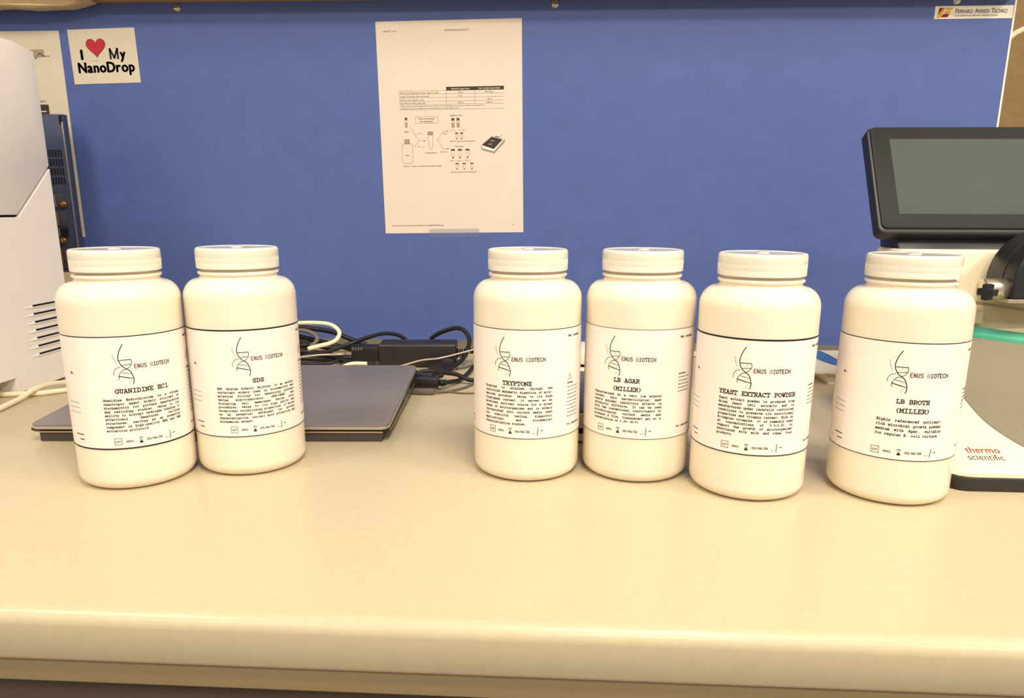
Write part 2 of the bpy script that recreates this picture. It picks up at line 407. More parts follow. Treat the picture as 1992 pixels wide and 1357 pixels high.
def justify(P, lines, width, t0, dt, adv, top, m=M_ink):
    for i, ln in enumerate(lines):
        words = ln.split(' '); v = top-(t0+i*dt)-adv*.45
        if i == len(lines)-1 or len(words) == 1:
            P.mono(ln, -width/2, v, adv, m); continue
        tot = sum(len(x) for x in words)*adv; gap = (width-tot)/(len(words)-1); u = -width/2
        for x in words:
            P.mono(x, u, v, adv, m); u += len(x)*adv+gap
def wordmarks(P, u, v, n, width, dt, m, seed):
    """rows of word-sized marks for fine print too small to read"""
    rnd = random.Random(seed)
    for i in range(n):
        x = u
        while x < u+width-.8:
            L = min(rnd.uniform(1.4, 4.6), u+width-x); P.seg((x+.2, v-i*dt), (x+L-.2, v-i*dt), .62, m, maxlen=2.5); x += L+.8
def dna(P, top):
    def q(x, y): return (-4.6+(x-680)/20.6, top-(6.5+(y-140)/19.5))
    I = M_ink
    P.curve([q(*p) for p in ((548, 140), (495, 235), (467, 345), (487, 430), (530, 488), (575, 517), (622, 560), (650, 630), (660, 690), (645, 755))], .62, I)
    P.curve([q(*p) for p in ((640, 370), (653, 410), (636, 462), (575, 517), (515, 533), (468, 580), (446, 640), (460, 676))], .42, I)
    P.line([q(485, 378), q(640, 376)], .55, I); P.line([q(512, 457), q(640, 447)], .42, I); P.line([q(578, 380), q(560, 440)], .22, M_inkgrey)
    P.line([q(495, 570), q(585, 588)], .42, I); P.line([q(595, 591), q(628, 598)], .36, M_inkslate)
    P.line([q(460, 624), q(600, 657)], .7, I); P.line([q(612, 660), q(645, 667)], .6, M_inkslate)
    P.curve([q(*p) for p in ((485, 480), (425, 498), (385, 555), (388, 602))], .4, M_inkslate)
    P.curve([q(*p) for p in ((395, 280), (400, 350), (435, 435))], .34, M_inkgrey)
    P.curve([q(*p) for p in ((600, 690), (600, 715), (583, 748))], .26, M_inkgrey)
    for a in ((574, 330), (428, 535), (410, 352)): P.line([q(a[0]-4, a[1]), q(a[0]+4, a[1])], .35, M_inkgrey)
def lot_row(P, v, s=1.0):
    u = -24.5
    P.line([(u, v-2.5), (u+5.4, v-2.5), (u+5.4, v+2.6), (u, v+2.6), (u, v-2.5)], .34, M_ink)
    P.spaced('LOT', u+.75, v-.9, 2.3, M_ink, .03, .08, .82)
    P.mono('0001', u+8.3, v-.9, 1.35, M_ink)
    h = u+19.0
    P.rect(h-1.3, h+1.3, v+1.9, v+2.4, M_ink); P.rect(h-1.3, h+1.3, v-2.4, v-1.5, M_ink)
    P.line([(h-1, v+1.9), (h-.3, v), (h-1, v-1.6)], .3, M_ink); P.line([(h+1, v+1.9), (h+.3, v), (h+1, v-1.6)], .3, M_ink)
    P.poly([(h-.8, v-1.5), (h+.8, v-1.5), (h, v-.2)], M_ink)
    P.mono('03/06/26', u+23.0, v-.9, 1.5, M_ink)
    x = u+41.5
    P.seg((x, v-3.4), (x+.2, v+3.3), .5, M_ink, maxlen=3); P.seg((x, v+.2), (x+2.6, v+.6), .2, M_ink); P.rect(x+2.8, x+4.4, v+.2, v+.9, M_ink)
    P.seg((x, v-1.5), (x-3.0, v-1.9), .2, M_ink); P.rect(x-3.9, x-3.1, v-2.1, v-1.5, M_ink)
proto = {}
def bottle(loc, rz, label, titles, title_t, lines, width, t0, dt, adv, right, border=(.55, .55), dl=0):
    root = empty('reagent_bottle', (loc[0], loc[1], 0), 0, label, 'bottle', 'row of white reagent bottles on the bench')
    if not proto:
        proto['body'] = lathe('body', body_prof, M_hdpe, root, 96); proto['cap'] = lathe('cap', cap_prof, M_cap, root, 200, cap_rib, .45); lathe('cap_disc', top_prof, M_capshaded, proto['cap'], 72)
    else:
        for k in ('body', 'cap'):
            c = proto[k].copy(); COL.objects.link(c); c.parent = root
            for g_ in proto[k].children:
                d_ = g_.copy(); COL.objects.link(d_); d_.parent = c
    lb = make_label_mesh('label', root, M_label, RB+.22, LT0+dl, LT1+dl, rz-2.75, rz+2.75)
    make_label_mesh('border_line', lb, M_ink, RB+.30, LT1+dl-border[0]*1.5, LT1+dl-.05, rz-2.75, rz+2.75, thick=.09)
    make_label_mesh('border_line', lb, M_ink, RB+.30, LT0+dl+.05, LT0+dl+border[1]*1.5, rz-2.75, rz+2.75, thick=.09)
    P = Print(); top = LT1+dl
    dna(P, top)
    for i, ch in enumerate('ENUS BIOTECH'):
        if ch == ' ': continue
        m = {0: M_inkred, 1: M_inkslate, 2: M_inkbrown, 3: M_inkbrown, 5: M_inkgrey, 6: M_inkslate}.get(i, M_ink)
        P.mono(SANS[ch], -4.6+2.3*i, top-25.6, 2.3, m, 1.28, .24)
    for i, tt in enumerate(titles):
        a = {'LB BROTH': 2.9, 'YEAST EXTRACT POWDER': 2.95}.get(tt, 3.05)
        P.mono(tt, -len(tt)*a/2+(.6 if i else 0), top-title_t-7.0*i-1.5, a, M_ink, 1.0, .22)
    justify(P, lines, width, t0, dt, adv, top)
    lot_row(P, top-83.7)
    # right-hand side of the label
    ur = 45
    P.mono('Net content', ur, top-7.5, 1.5, M_ink)
    if right == 'diamond':
        cu, cv = ur+5, top-24
        P.line([(cu-3.6, cv), (cu, cv+4.6), (cu+3.6, cv), (cu, cv-4.6), (cu-3.6, cv)], .42, M_inkred); P.line([(cu, cv+2), (cu, cv-.5)], .5, M_ink); P.rect(cu-.3, cu+.3, cv-2, cv-1.4, M_ink)
        P.seg((ur+1, top-34), (ur+8, top-34), 1.0, M_ink, maxlen=2); wordmarks(P, ur+1, top-37.5, 12, 17, 3.1, M_inkslate, 3)
    elif right == 'triangle':
        cu, cv = ur+3, top-41
        P.line([(cu-2.6, cv-2), (cu, cv+3), (cu+2.6, cv-2), (cu-2.6, cv-2)], .36, M_inkbrown); P.line([(cu, cv+1.2), (cu, cv-.8)], .35, M_inkbrown)
        P.seg((ur, top-46), (ur+7, top-46), .9, M_ink, maxlen=2); wordmarks(P, ur, top-49.5, 9, 15, 3.1, M_inkslate, 5)
    else:
        P.seg((ur, top-37), (ur+9, top-37), .8, M_ink, maxlen=2); wordmarks(P, ur, top-40, 5, 14, 2.9, M_inkslate, 8)
    P.mono('For laboratory', ur, top-82, 1.4, M_ink)
    # left-hand side of the label
    for k in range(3): P.line([(-65, top-53-4*k), (-51, top-53-4*k)], .28, M_ink)
    P.mono('No.', -57, top-30, 1.5, M_ink); P.seg((-60, top-79), (-51, top-79), .75, M_ink, maxlen=2); P.seg((-56, top-83), (-51, top-83), .75, M_ink, maxlen=2)
    def place(p):
        a = rz+p[0]/RB; r = RB+.33
        return (r*math.sin(a), -r*math.cos(a), p[1])
    P.flat('printed_text', lb, place)
    return root
T_GUA = ['Guanidine Hydrochloride is a strong', 'chaotropic agent widely utilized in', 'biochemistry for protein denaturation', 'and refolding studies. Owing to its', 'ability to disrupt hydrogen bonding it', 'effectively denatures cellular', 'structures, serving as an essential', 'component in high-quality RNA and DNA', 'extraction protocols.']
T_SDS = ['SDS (Sodium Dodecyl Sulfate) is an anionic', 'surfactant widely used in biochemistry and', 'molecular biology for denaturing proteins', 'during electrophoresis (SDS-PAGE) and', 'disrupting cell membranes during lysis', 'procedures. Owing to its high purity and', 'exceptional solubilizing properties, it serves', 'as an essential detergent for protein', 'characterization, nucleic acid extraction and', 'biochemical assays.']
T_TRY = ['Tryptone is obtained through the', 'controlled enzymatic digestion of milk-', 'derived proteins. Owing to its high', 'tryptophan content, it serves as an', 'excellent nutrient source for a broad', 'range of microorganisms and is widely', 'incorporated into culture media used', 'for sterility testing, diagnostic', 'applications, and biochemical', 'characterization studies.']
T_AGA = ['Characterized by a very low mineral', 'content, this bacteriological agar', 'exerts minimal inhibitory effects on', 'antibiotic diffusion. It can be used', 'with the conventional constituents of', 'microbiological culture media and', 'produces a firm, transparent gel at a', 'concentration of 1.5% (w/v).']
T_YEA = ['Yeast extract powder is produced from', 'dried yeast cell extracts and is', 'manufactured under carefully controlled', 'conditions to preserve its nutritional', 'properties and vitamin content. Rich in', 'B-complex vitamins, it is commonly used', 'at concentrations of 0.3-0.5% to', 'support the growth of microorganisms', 'associated with milk and other food', 'products.']
T_BRO = ['Highly referenced nutrient-', 'rich microbial growth powder', 'medium with Agar, suitable', 'for regular E. coli culture.']
for (x, y), ang, lab, tl, tt, ln, wd, t0, dt, adv, rt, bd, dl in (
    ((-350.9, 577.2), 10.6, 'white plastic bottle labelled GUANIDINE HCl, leftmost of the row', ['GUANIDINE HCl'], 43.2, T_GUA, 58.7, 50.2, 3.08, 1.5, 'diamond', (.55, .8), -2.3),
    ((-267.0, 614.8), 10.5, 'white plastic bottle labelled SDS in front of the closed laptop', ['SDS'], 42.6, T_SDS, 67, 48.9, 3.1, 1.46, 'diamond', (.85, .5), -2.0),
    ((-21.2, 616.5), -10, 'white plastic bottle labelled TRYPTONE beside the laptop cables', ['TRYPTONE'], 43.8, T_TRY, 58.7, 47.8, 3.3, 1.49, 'triangle', (.42, .36), 1.1),
    ((73.9, 620.4), -11, 'white plastic bottle labelled LB AGAR (MILLER) right of the TRYPTONE bottle', ['LB AGAR', '(MILLER)'], 41.8, T_AGA, 58.7, 53.9, 3.12, 1.5, 'plain', (.3, .3), 1.7),
    ((162.0, 586.0), 6, 'white plastic bottle labelled YEAST EXTRACT POWDER', ['YEAST EXTRACT POWDER'], 42.0, T_YEA, 58.7, 47.2, 3.08, 1.48, 'plain', (.95, .6), 1.2),
    ((275.4, 584.2), 15, 'white plastic bottle labelled LB BROTH (MILLER), rightmost, before the analyser', ['LB BROTH', '(MILLER)'], 44.4, T_BRO, 46.5, 59.4, 3.65, 1.63, 'plain', (.5, .42), .3)):
    bottle((x, y), -math.atan2(x, y)+math.radians(ang), lab, tl, tt, ln, wd, t0, dt, adv, rt, bd, dl)

# ------------------------------------------------------------------ papers on the blue panel
def wall_sheet(name, cx, cz, wd, ht, rot, m, label, cat, thick=.25, y=YW):
    o = box(name, -wd/2, wd/2, -thick, 0, -ht/2, ht/2, m)
    o.location = (cx*S, (y-.15)*S, cz*S); o.rotation_euler = (0, -rot, 0)
    return tag(o, label, cat)
def on_sheet(wd, ht, thick=.25):
    return lambda p: (p[0]-wd/2, -thick-.12-.1*p[2], ht/2-p[1])       # u right, v down from the top left corner
class Sheet(Print):
    """same as Print but v runs down the page"""
    def sans(self, s, u, v, size, m, bold=0., align='l', sx=1.):
        i = len(self.v); r = Print.sans(self, s, u, 0, size, m, bold, align, sx)
        self.v[i:] = [(a, v-b) for a, b in self.v[i:]]
        return r
pp = wall_sheet('printed_page', -153.3, 333.2, 210, 297, .0147, M_paper, 'printed A4 protocol page with table and tube diagram taped to the blue panel', 'paper')
P = Sheet(); D, K, G = M_print, M_printdark, M_printlight
P.sans('28/07/25, 12:14', 10.8, 14.4, 3.0, D, .004); P.sans('MAN0002326.jpg (822x477)', 100, 14.4, 3.0, D, .004)
P.sans('https://assets/wp-content/uploads/2023/protocol/MAN0002326.jpg', 10.8, 286.4, 2.9, D, .004); P.sans('1/1', 193, 286.4, 3.0, D, .004)
P.rect(99.3, 183.3, 89.3, 94.2, K); P.lay = 1; P.sans('Standard assay tubes', 120, 93.0, 3.2, M_paper, .01, 'c'); P.sans('User sample assay tubes', 162, 93.0, 3.2, M_paper, .01, 'c')
P.lay = 0
for v, a in ((94.2, 28.8), (98.8, 28.8), (103.6, 28.8), (108.7, 28.8), (112.9, 28.8), (120.0, 28.6)): P.line([(a, v), (183, v)], .28, D, 60)
for u in (99.2, 140.8): P.line([(u, 94.2), (u, 112.9)], .32, D, 30)
for i, (a, b, c) in enumerate((('Volume of working solution (from step 3) to add', '190 µL', '180-199 µL'), ('Volume of Standard (from kit) to add', '10 µL', '-'), ('Volume of user sample to add', '-', '1-20 µL'), ('Total Volume in each assay tube', '200 µL', '200 µL'))):
    v = (97.8, 102.6, 107.4, 111.9)[i]
    P.sans(a, 30, v, 2.9, D, .006); P.sans(b, 120, v, 2.9, D, .006, 'c'); P.sans(c, 162, v, 2.9, D, .006, 'c')
P.sans('* Note: In certain cases the sample volume can be adjusted, and correspondingly can be scaled to a ready-to-use working solution', 31, 115.9, 2.35, D, .006)
P.sans('  requiring this kit, see the kit manual. Do not exceed the maximum volume stated in the kit', 31, 119.0, 2.35, D, .006)
def outline(pts, wd=.35, m=D): P.line(list(pts)+[pts[0]], wd, m, 40)
def tubeglyph(u, v, wd, h, capc=K):
    P.rect(u-wd/2, u+wd/2, v, v+h*.16, capc); outline([(u-wd*.38, v+h*.16), (u-wd*.3, v+h*.75), (u-wd*.1, v+h), (u+wd*.1, v+h), (u+wd*.3, v+h*.75), (u+wd*.38, v+h*.16)], .3)
    P.rect(u-wd*.14, u+wd*.14, v+h*.86, v+h*.99, K)
def vial(u, v, wd, h):
    P.rect(u-wd/2, u+wd/2, v, v+h*.26, D); outline([(u-wd*.42, v+h*.26), (u-wd*.42, v+h), (u+wd*.42, v+h), (u+wd*.42, v+h*.26)], .3); P.rect(u-wd*.36, u+wd*.36, v+h*.5, v+h*.96, G)
vial(38.6, 130.4, 3.6, 14); P.sans('reagent', 38.5, 151, 2.6, K, .01, 'c')
outline([(52.6, 129.6), (85.4, 129.9), (85.2, 139), (52.4, 138.8)], .3); P.sans('Volume of reagents per', 68.8, 133.4, 2.6, K, .02, 'c'); P.sans('each measurement', 68.8, 137.2, 2.6, K, .02, 'c')
P.rect(35, 42.4, 161.2, 167.2, G); outline([(35, 161.2), (42.4, 161.2), (42.4, 167.2), (35, 167.2)], .3)
outline([(34, 167.4), (31, 169.5), (30.6, 192.5), (33, 195.2), (44, 195.4), (46.6, 192.8), (47, 169.5), (43.4, 167.4)], .32); P.sans('buffer', 38.6, 184.5, 2.6, K, .01, 'c')
P.rect(70.2, 77.4, 150.9, 155.2, G); outline([(70.2, 150.9), (77.4, 150.9), (77.4, 155.2), (70.2, 155.2)], .35); outline([(70.6, 155.3), (70.9, 170), (73.2, 175.4), (75, 175.4), (77, 170), (77.1, 155.3)], .32)
P.sans('working solution', 73.7, 181.2, 2.6, K, .01, 'c')
P.line([(43.8, 142.1), (56.4, 163.3), (64, 163.4)], .3, D, 30); P.line([(49.1, 173.1), (56.4, 163.3)], .3, D, 30); P.poly([(64, 162.3), (66, 163.4), (64, 164.5)], K)
P.sans('1 x n µL', 54, 153.5, 2.4, D); P.sans('199 x n µL', 54, 172.5, 2.4, D)
P.line([(82.5, 162.7), (84.7, 162.7), (92.5, 150.5), (98.5, 150.6)], .3, D, 30); P.line([(84.7, 162.7), (92.2, 175.3), (99, 175.3)], .3, D, 30)
for v in (150.6, 175.3): P.poly([(98.6, v-1.1), (100.6, v), (98.6, v+1.1)], K)
P.sans('190 µL', 92.6, 154.6, 2.4, D, .01); P.sans('180-199 µL', 88, 180.2, 2.4, D, .01)
P.sans('Standards 1 and 2', 113, 129.4, 2.5, K, .02, 'c')
vial(107.9, 132.2, 4.2, 13.2); vial(115.4, 132.2, 4.2, 13.2)
P.sans('10 µL', 103.5, 149.8, 2.3, D); P.sans('10 µL', 121, 149.8, 2.3, D)
for u in (112.8, 120.2): tubeglyph(u, 152.6, 4.4, 9.4); P.line([(u-4, 147.6), (u-1.6, 151)], .25, D)
P.sans('Mix well, incubate at room temperature', 122, 165.4, 2.3, K, .012, 'c')
P.sans('User samples', 116, 172.8, 2.5, K, .012, 'c')
for u in (106.6, 117.0, 128.4): tubeglyph(u, 175.7, 6, 12.9)
for i, u in enumerate((112.4, 122.9, 134.4)): tubeglyph(u, 195.6, 4.6, 9.2); P.sans('1-20 µL', u-10.6, 193, 2.2, D, .01); P.line([(u-3, 191), (u-1, 194.4)], .25, D)
P.sans('Mix well, incubate at room temperature', 122, 209.0, 2.3, K, .012, 'c')
P.sans('Where n = number of standards plus number of samples', 31.9, 200, 2.5, K, .012)
P.lay = 1; P.poly([(147.4, 172.3), (164.1, 157.6), (184, 163.4), (183.4, 167.5), (168, 182.6), (150, 177.6)], M_printlight); P.lay = 2; P.poly([(148.4, 171.6), (164.3, 158.2), (182.6, 163.2), (167.6, 179.6), (151, 175.2)], M_label)
P.lay = 3; P.poly([(149.6, 170.6), (164.4, 159.0), (180.6, 163.2), (167.4, 176.6)], K); P.lay = 4; P.rect(162.5, 168.5, 164.3, 165.6, G); P.rect(159.5, 165, 169, 170.3, G)
P.line([(170, 158.6), (175, 160.0)], .9, D); P.line([(175.4, 160.4), (179.5, 157.0)], .35, D)
pt = P.flat('printed_ink', pp, on_sheet(210, 297))
tape = box('clear_tape', -38, 38, -.32, -.27, -154.5, -142.5, M_tape, pp)

ns = wall_sheet('sign_card', -666.3, 436.6, 101.5, 75.2, -.006, M_sign, 'cream card with a red heart and bold black lettering on the blue panel', 'sign', .5)
ns.rotation_euler = (0, -.022, 0)
P = Sheet()
P.spaced('I', 15.0, 41.3, 19.4, M_ink, .055, 1, 1.0)
for a_, b_ in (((60.6, 41), (60.6, 27.9)), ((60.6, 28.2), (66.2, 40)), ((66.2, 40), (71.8, 28.2)), ((71.8, 27.9), (71.8, 41))): P.seg(a_, b_, 2.9, M_ink)
P.spaced('y', 74.6, 41.3, 19.0, M_ink, .045, .4, .9); P.spaced('NanoDrop', 8.6, 59.5, 20.2, M_ink, .044, .34, .91)
P.sans('Thermo Scientific', 26, 44.2, 2.2, M_printlight, .0)
def heart(cx, cy, s, n=40):
    o = []
    for i in range(n):
        t = 2*PI*i/n; x = 16*math.sin(t)**3; y = 13*math.cos(t)-5*math.cos(2*t)-2*math.cos(3*t)-math.cos(4*t)
        o.append((cx+x*s, cy-y*s))
    return o
P.poly(heart(40.2, 24.4, .93), M_inkred); P.flat('printed_letters', ns, on_sheet(101.5, 75.2, .5))
P2 = Sheet(); P2.poly(heart(40.0, 24.2, .83), M_heart)
hb = P2.flat('heart', ns, lambda p: (p[0]-101.5/2, -.72, 75.2/2-p[1]))

po = wall_sheet('poster_page', -835.5, 323.2, 210, 297, .002, M_sign, 'tan printed page half hidden behind the white instrument', 'paper')
P = Sheet()
P.rect(150, 183.5, 25.3, 36, G); P.lay = 1
P.curve([(150, 33), (166, 34), (170, 38), (173.5, 33), (177, 30.5), (180, 33.5), (183, 35)], 1.1, M_sign); P.line([(183, 34.6), (190.5, 34.5)], .8, D)
P.flat('printed_chart', po, on_sheet(210, 297))
P = Sheet(); P.sans('Figure', 166, 98.5, 4.2, D, .01); P.rect(155, 179.5, 102, 116, K); P.lay = 1; P.rect(166, 175, 111, 112.6, M_paper)
P.flat('printed_figure', po, on_sheet(210, 297))

st = wall_sheet('maker_sticker', 569.3, 485.3, 104, 16.3, .004, M_edge, 'narrow white sticker with red and yellow logo at top right of the blue panel', 'sticker', .4)
P = Sheet()
P.poly([(5.5, 2.2), (13, 2.2), (10, 8), (8, 14), (4, 14)], M_inkred); P.poly([(13.5, 2), (24, 2), (22.5, 5), (15, 5)], mat('yellow_ink', (232, 176, 40), .6, noise=.04))
Yl = MATS['yellow_ink']
P.lay = 1; P.poly([(11.5, 2), (14, 2), (7.5, 15.2), (1.5, 15.2)], Yl); P.poly([(14.5, 6.2), (21.5, 6.2), (20, 9.5), (12.5, 9.5)], Yl); P.poly([(12, 10), (19.5, 10), (17.5, 14.2), (8, 14.2)], M_inkred)
uu = 27.5
for wd_ in (('F', 'ERRARO'), ('A', 'RREDI'), ('T', 'ECNICI')):
    uu += P.sans(wd_[0], uu, 9.2, 8.4, M_inkslate, .012, 'l', .82)+.3
    uu += P.sans(wd_[1], uu, 9.2, 6.6, M_inkslate, .012, 'l', .82)+2.6
wdm = P.sans('di arredamenti per laboratori scientifici e tecnici', 27.5, 13.2, 2.9, M_inkslate, .004)
P.flat('printed_letters', st, on_sheet(104, 16.3, .4))

# ------------------------------------------------------------------ white instrument, left
ins = empty('benchtop_instrument', (-820, 800, 0), 0, 'large white benchtop instrument with side vents at the left edge', 'instrument')
def I3(o): o.location = (820*S, -800*S, 0); return o
I3(prism('core', [(560, 22), (826, 22), (826, 1.2), (933, 1.2), (933, 402), (560, 404)], 'x', -1010, -645.2, M_instdark, ins))
g = 1.5
I3(prism('upper_panel', [(555, 211.6), (866, 211.6), (935.5, 271.6), (935.5, 406), (900, 410.8), (555, 411)], 'x', -1014, -641, M_inst, ins, 1.2))
I3(prism('lower_panel', [(555, 21), (823, 21), (823, 0.2), (827, 0.2), (827, 2.4), (935.5, 2.4), (935.5, 267.8), (867.4, 208.6), (555, 208.6)], 'x', -1014, -641, M_inst, ins, .4, 1))
for k in range(7):
    z = 101.9-10*k
    sl = I3(box('vent_slot', -641.6, -640.75, 868, 933, z-1.15, z+1.15, M_instdark, ins))
    lv = I3(mesh_obj('louver', [(-641, 848, z-1.2), (-641, 868, z+1.3), (-641, 868, z-4.6), (-639.8, 868, z-1.6), (-641, 933, z-4.6), (-639.8, 933, z-1.6), (-641, 933, z-1.2), (-641, 868, z-1.2)],
        [(0, 3, 1), (0, 2, 3), (2, 4, 5, 3), (3, 5, 6, 7), (0, 7, 2), (4, 6, 5)], M_inst, ins))
# dark slate computer behind it
pc = empty('computer_case', (-800, 1097, 0), 0, 'slate blue computer rear panel with vent slots and ports, behind the white instrument', 'computer')
def PCo(o): o.location = (800*S, -1097*S, 0); return o
PCo(box('case', -900, -718, 1092, 1103, 124, 352, M_pc, pc, .8)); PCo(box('base', -898, -716, 1088, 1120, 0, 123.5, M_card, pc, 1))
PCo(box('edge_strip', -720.4, -718.6, 1090.6, 1092.4, 128, 341, M_port, pc, .5)); PCo(box('corner_notch', -724, -719, 1091.4, 1092.4, 338, 350, M_pcblack, pc))
for r in range(4):
    for c in range(9):
        PCo(box('vent_slot', -727.4-4.3*c-1.0, -727.4-4.3*c+1.0, 1091.3, 1092.3, 292.5-13*r, 302.5-13*r, M_pcblack, pc))
for z0, z1 in ((219, 240), (193, 214), (176, 190), (128, 160)):
    q = PCo(box('port', -744, -732, 1090.6, 1092.4, z0, z1, M_pcgrey if z0 != 176 else M_pcblack, pc, .5)); box('port_frame', -746, -744.2, 1089.8, 1092.2, z0+1, z1-1, M_gold if z0 == 128 else M_port, q)
for cx_, cz in ((-731.4, 224.5), (-739, 171.4)):
    c = lathe('coax_connector', [(0, 9), (1.4, 9), (1.6, 6.5), (3.3, 6.3), (3.5, 3), (4.6, 2.8), (4.6, 0)], M_gold, pc, 20); c.rotation_euler = (PI/2, 0, 0); c.location = ((cx_+800)*S, (1091-1097)*S, cz*S)

# ------------------------------------------------------------------ laptop
la = math.radians(3.6)
lap = empty('laptop', (-336, 778, 0), la, 'closed grey laptop lying behind the SDS bottle', 'laptop')
LW, LD = 345.0, 231.0
tilt = math.atan2(9.0, 231.0)
def lap_prism(name, poly, z0, z1, m, parent=lap, bev=0):
    o = prism(name, poly, 'z', z0, z1, m, parent, bev); return o
W2, D2 = LW/2, LD/2
def slabs():
    # base: wedge, thin at the front
    prof = [(-D2+4, 9), (-D2, 11.5), (-D2, 14), (D2, 21.5), (D2, 7), (D2-8, 4.5)]
    box('shade_block', -W2+7, W2-7, -D2+1, D2-12, .3, 9.2, M_lapshade, lap, .6)  # dark block painted as the shadow under the laptop's front edge
    bs = prism('base', prof, 'x', -W2, W2, M_lapdark, lap, .8)
    # lid: rounded slab tilted with the wedge
    ld = prism('lid', rrect(-W2, W2, -D2-3, D2, 9), 'z', 0, 5.2, M_lap, lap, .9)
    ld.location = (0, 0, 17.6*S); ld.rotation_euler = (tilt, 0, 0)
    rim = prism('lid_rim', rrect(-W2-.35, W2+.35, -D2-3.5, D2-5, 9), 'z', .5, 2.9, M_lapedge, ld, .3)
    box('front_rim', -W2+6, W2-6, -D2-.8, -D2+1, 9.4, 10.8, M_lapedge, lap, .3)
    box('latch_notch', -14, 14, -D2-.9, -D2+1, 11.4, 13, M_lapedge, lap, .3)
    # right side ports
    for y0, y1, z, h, mm in ((18, 30, 12.2, 4.5, M_port), (34, 45, 12.4, 4.2, M_port), (-2, 12, 11.6, 4.2, M_port), (48, 56, 12.8, 3, M_pcblack)):
        pbox = box('port', W2-.3, W2+.25, y0, y1, z, z+h, mm, lap); box('port_opening', W2+.2, W2+.4, y0+1.2, y1-1.2, z+.9, z+h-.9, M_pcblack, pbox)
    box('side_rim', W2-.3, W2+.3, -D2+8, D2-10, 9.3, 10.1, M_lapedge, lap)
    for sx_ in (-1, 1):
        for yy in (-D2+22, D2-18):
            box('rubber_foot', sx_*(W2-40)-14, sx_*(W2-40)+14, yy-4, yy+4, 0, 8.0 if yy < 0 else 6, M_black, lap, .8)
slabs()

# ------------------------------------------------------------------ power adapter and cables
br = empty('power_adapter', (-192, 1032, 0), math.radians(4), 'black laptop power adapter behind the laptop, against the blue panel', 'power adapter')
box('body', -55, 55, -20, 22, .3, 34, M_brick, br, 2.5, 3)
for k in range(5): box('strain_relief', 55+3.2*k, 57.4+3.2*k, -6, 6, 12-.0, 24, M_black, br, .8)
box('inlet_plug', -94, -55, -18, 4, 8, 30, M_black, br, 2)
for k in range(4): box('grip_rib', -92+4*k, -90+4*k, -18.6, -17, 25, 29, M_greyc, br)
box('side_line', -54, 54, -20.3, -19.8, 31.2, 31.9, M_greyc, br); box('vent_patch', -30, -16, -8, 6, 33.9, 34.3, M_black, br); box('vent_patch', 10, 30, -4, 8, 33.9, 34.3, M_black, br)
# second flat block under the thin lead, in front of the adapter
tag(origin_to(box('cable_hub', -172, -139, 992, 1006, 0, 17, M_brick, None, 1.5), (-155, 1000, 0)), 'small black block under a thin lead, right end of the adapter', 'hub')
def cable(name, pts, r, m, label, group=None, cat='cable'):
    o = tube(name, pts, r, m)
    c = pts[len(pts)//2]
    return tag(origin_to(o, (c[0], c[1], 0)), label, cat, group)
cable('power_lead', [(-181.5, 1075, 31), (-166.5, 1070, 41.0), (-143.1, 1062, 49.6), (-128.2, 1052, 47.6), (-119.4, 1040, 36.9), (-120.6, 1022, 24.1), (-128, 1006, 12), (-143.4, 979.4, 4.2), (-152, 962, 3.6), (-160, 950, 3.6)], 3.3, M_black, 'thick dark cable arching up beside the TRYPTONE bottle')
u1 = empty('usb_cable', (-150, 895, 0), 0, 'black cable with a long plug in the laptop side, nearest the viewer', 'cable')
def U(o): o.location = (150*S, -895*S, 0); return o
U(box('plug', -172, -140, 878, 890, 4, 16, M_brick, u1, 1.6)); U(box('strain_relief', -140, -131, 881.5, 887.5, 6, 13, M_black, u1, 1)); U(tube('boot_ring', [(-137.5, 884.5, 9), (-134.8, 884.5, 9)], 4.4, M_black, u1))
U(tube('lead', [(-134, 884.5, 9), (-126.3, 905.8, 6), (-119.7, 929.2, 3), (-112.9, 973.1, 3), (-109.8, 1010.1, 3), (-92, 1062, 3)], 2.9, M_black, u1))
u2 = empty('usb_cable', (-150, 915, 0), 0, 'black cable curling over the second plug in the laptop side', 'cable')
def U2(o): o.location = (150*S, -915*S, 0); return o
U2(box('plug', -176, -150, 898, 909, 6, 17, M_brick, u2, 1.6))
U2(tube('lead', [(-180.3, 933.2, 9), (-167.8, 936.2, 12), (-154.3, 937.2, 12), (-139.7, 929.8, 12), (-122, 922, 11.5), (-104.7, 916.7, 6), (-86.4, 937.7, 3.2), (-62, 980.1, 3.2), (-10, 1010, 3.2)], 2.8, M_black, u2))
U2(tube('short_lead', [(-150, 903, 12), (-141, 912, 12), (-146, 922, 12), (-154, 930, 9)], 2.6, M_black, u2))
g3 = empty('grey_lead', (-140, 870, 0), 0, 'thin grey cable with a flat plug lying in front of the laptop plugs', 'cable')
def U3(o): o.location = (140*S, -870*S, 0); return o
U3(box('plug', -168, -142, 857, 865, 1, 7, M_greyc, g3, 1)); U3(tube('lead', [(-142, 861, 3.8), (-126, 872, 1.8), (-109.3, 893, 1.8), (-98.7, 916, 1.8), (-83, 934, 1.8), (-40, 965, 1.8)], 1.6, M_greyc, g3))
cable('thin_lead', [(-147, 879, 1.7), (-135, 873.5, 1.2), (-118, 868.5, 1.2), (-105.2, 866.2, 1.2), (-92.3, 868.5, 1.2), (-77.8, 876, 1.2)], 1.1, M_greyc, 'very thin dark lead lying nearest to the TRYPTONE bottle')
cable('thin_lead', [(-236, 980, 4), (-208.7, 985, 8.5), (-180.7, 988, 16), (-153.4, 989, 19.6), (-118, 1008, 26), (-97.5, 1020, 30.4), (-62.1, 1040, 31.7)], 1.2, M_lapedge, 'pale thin lead rising across the front of the power adapter')
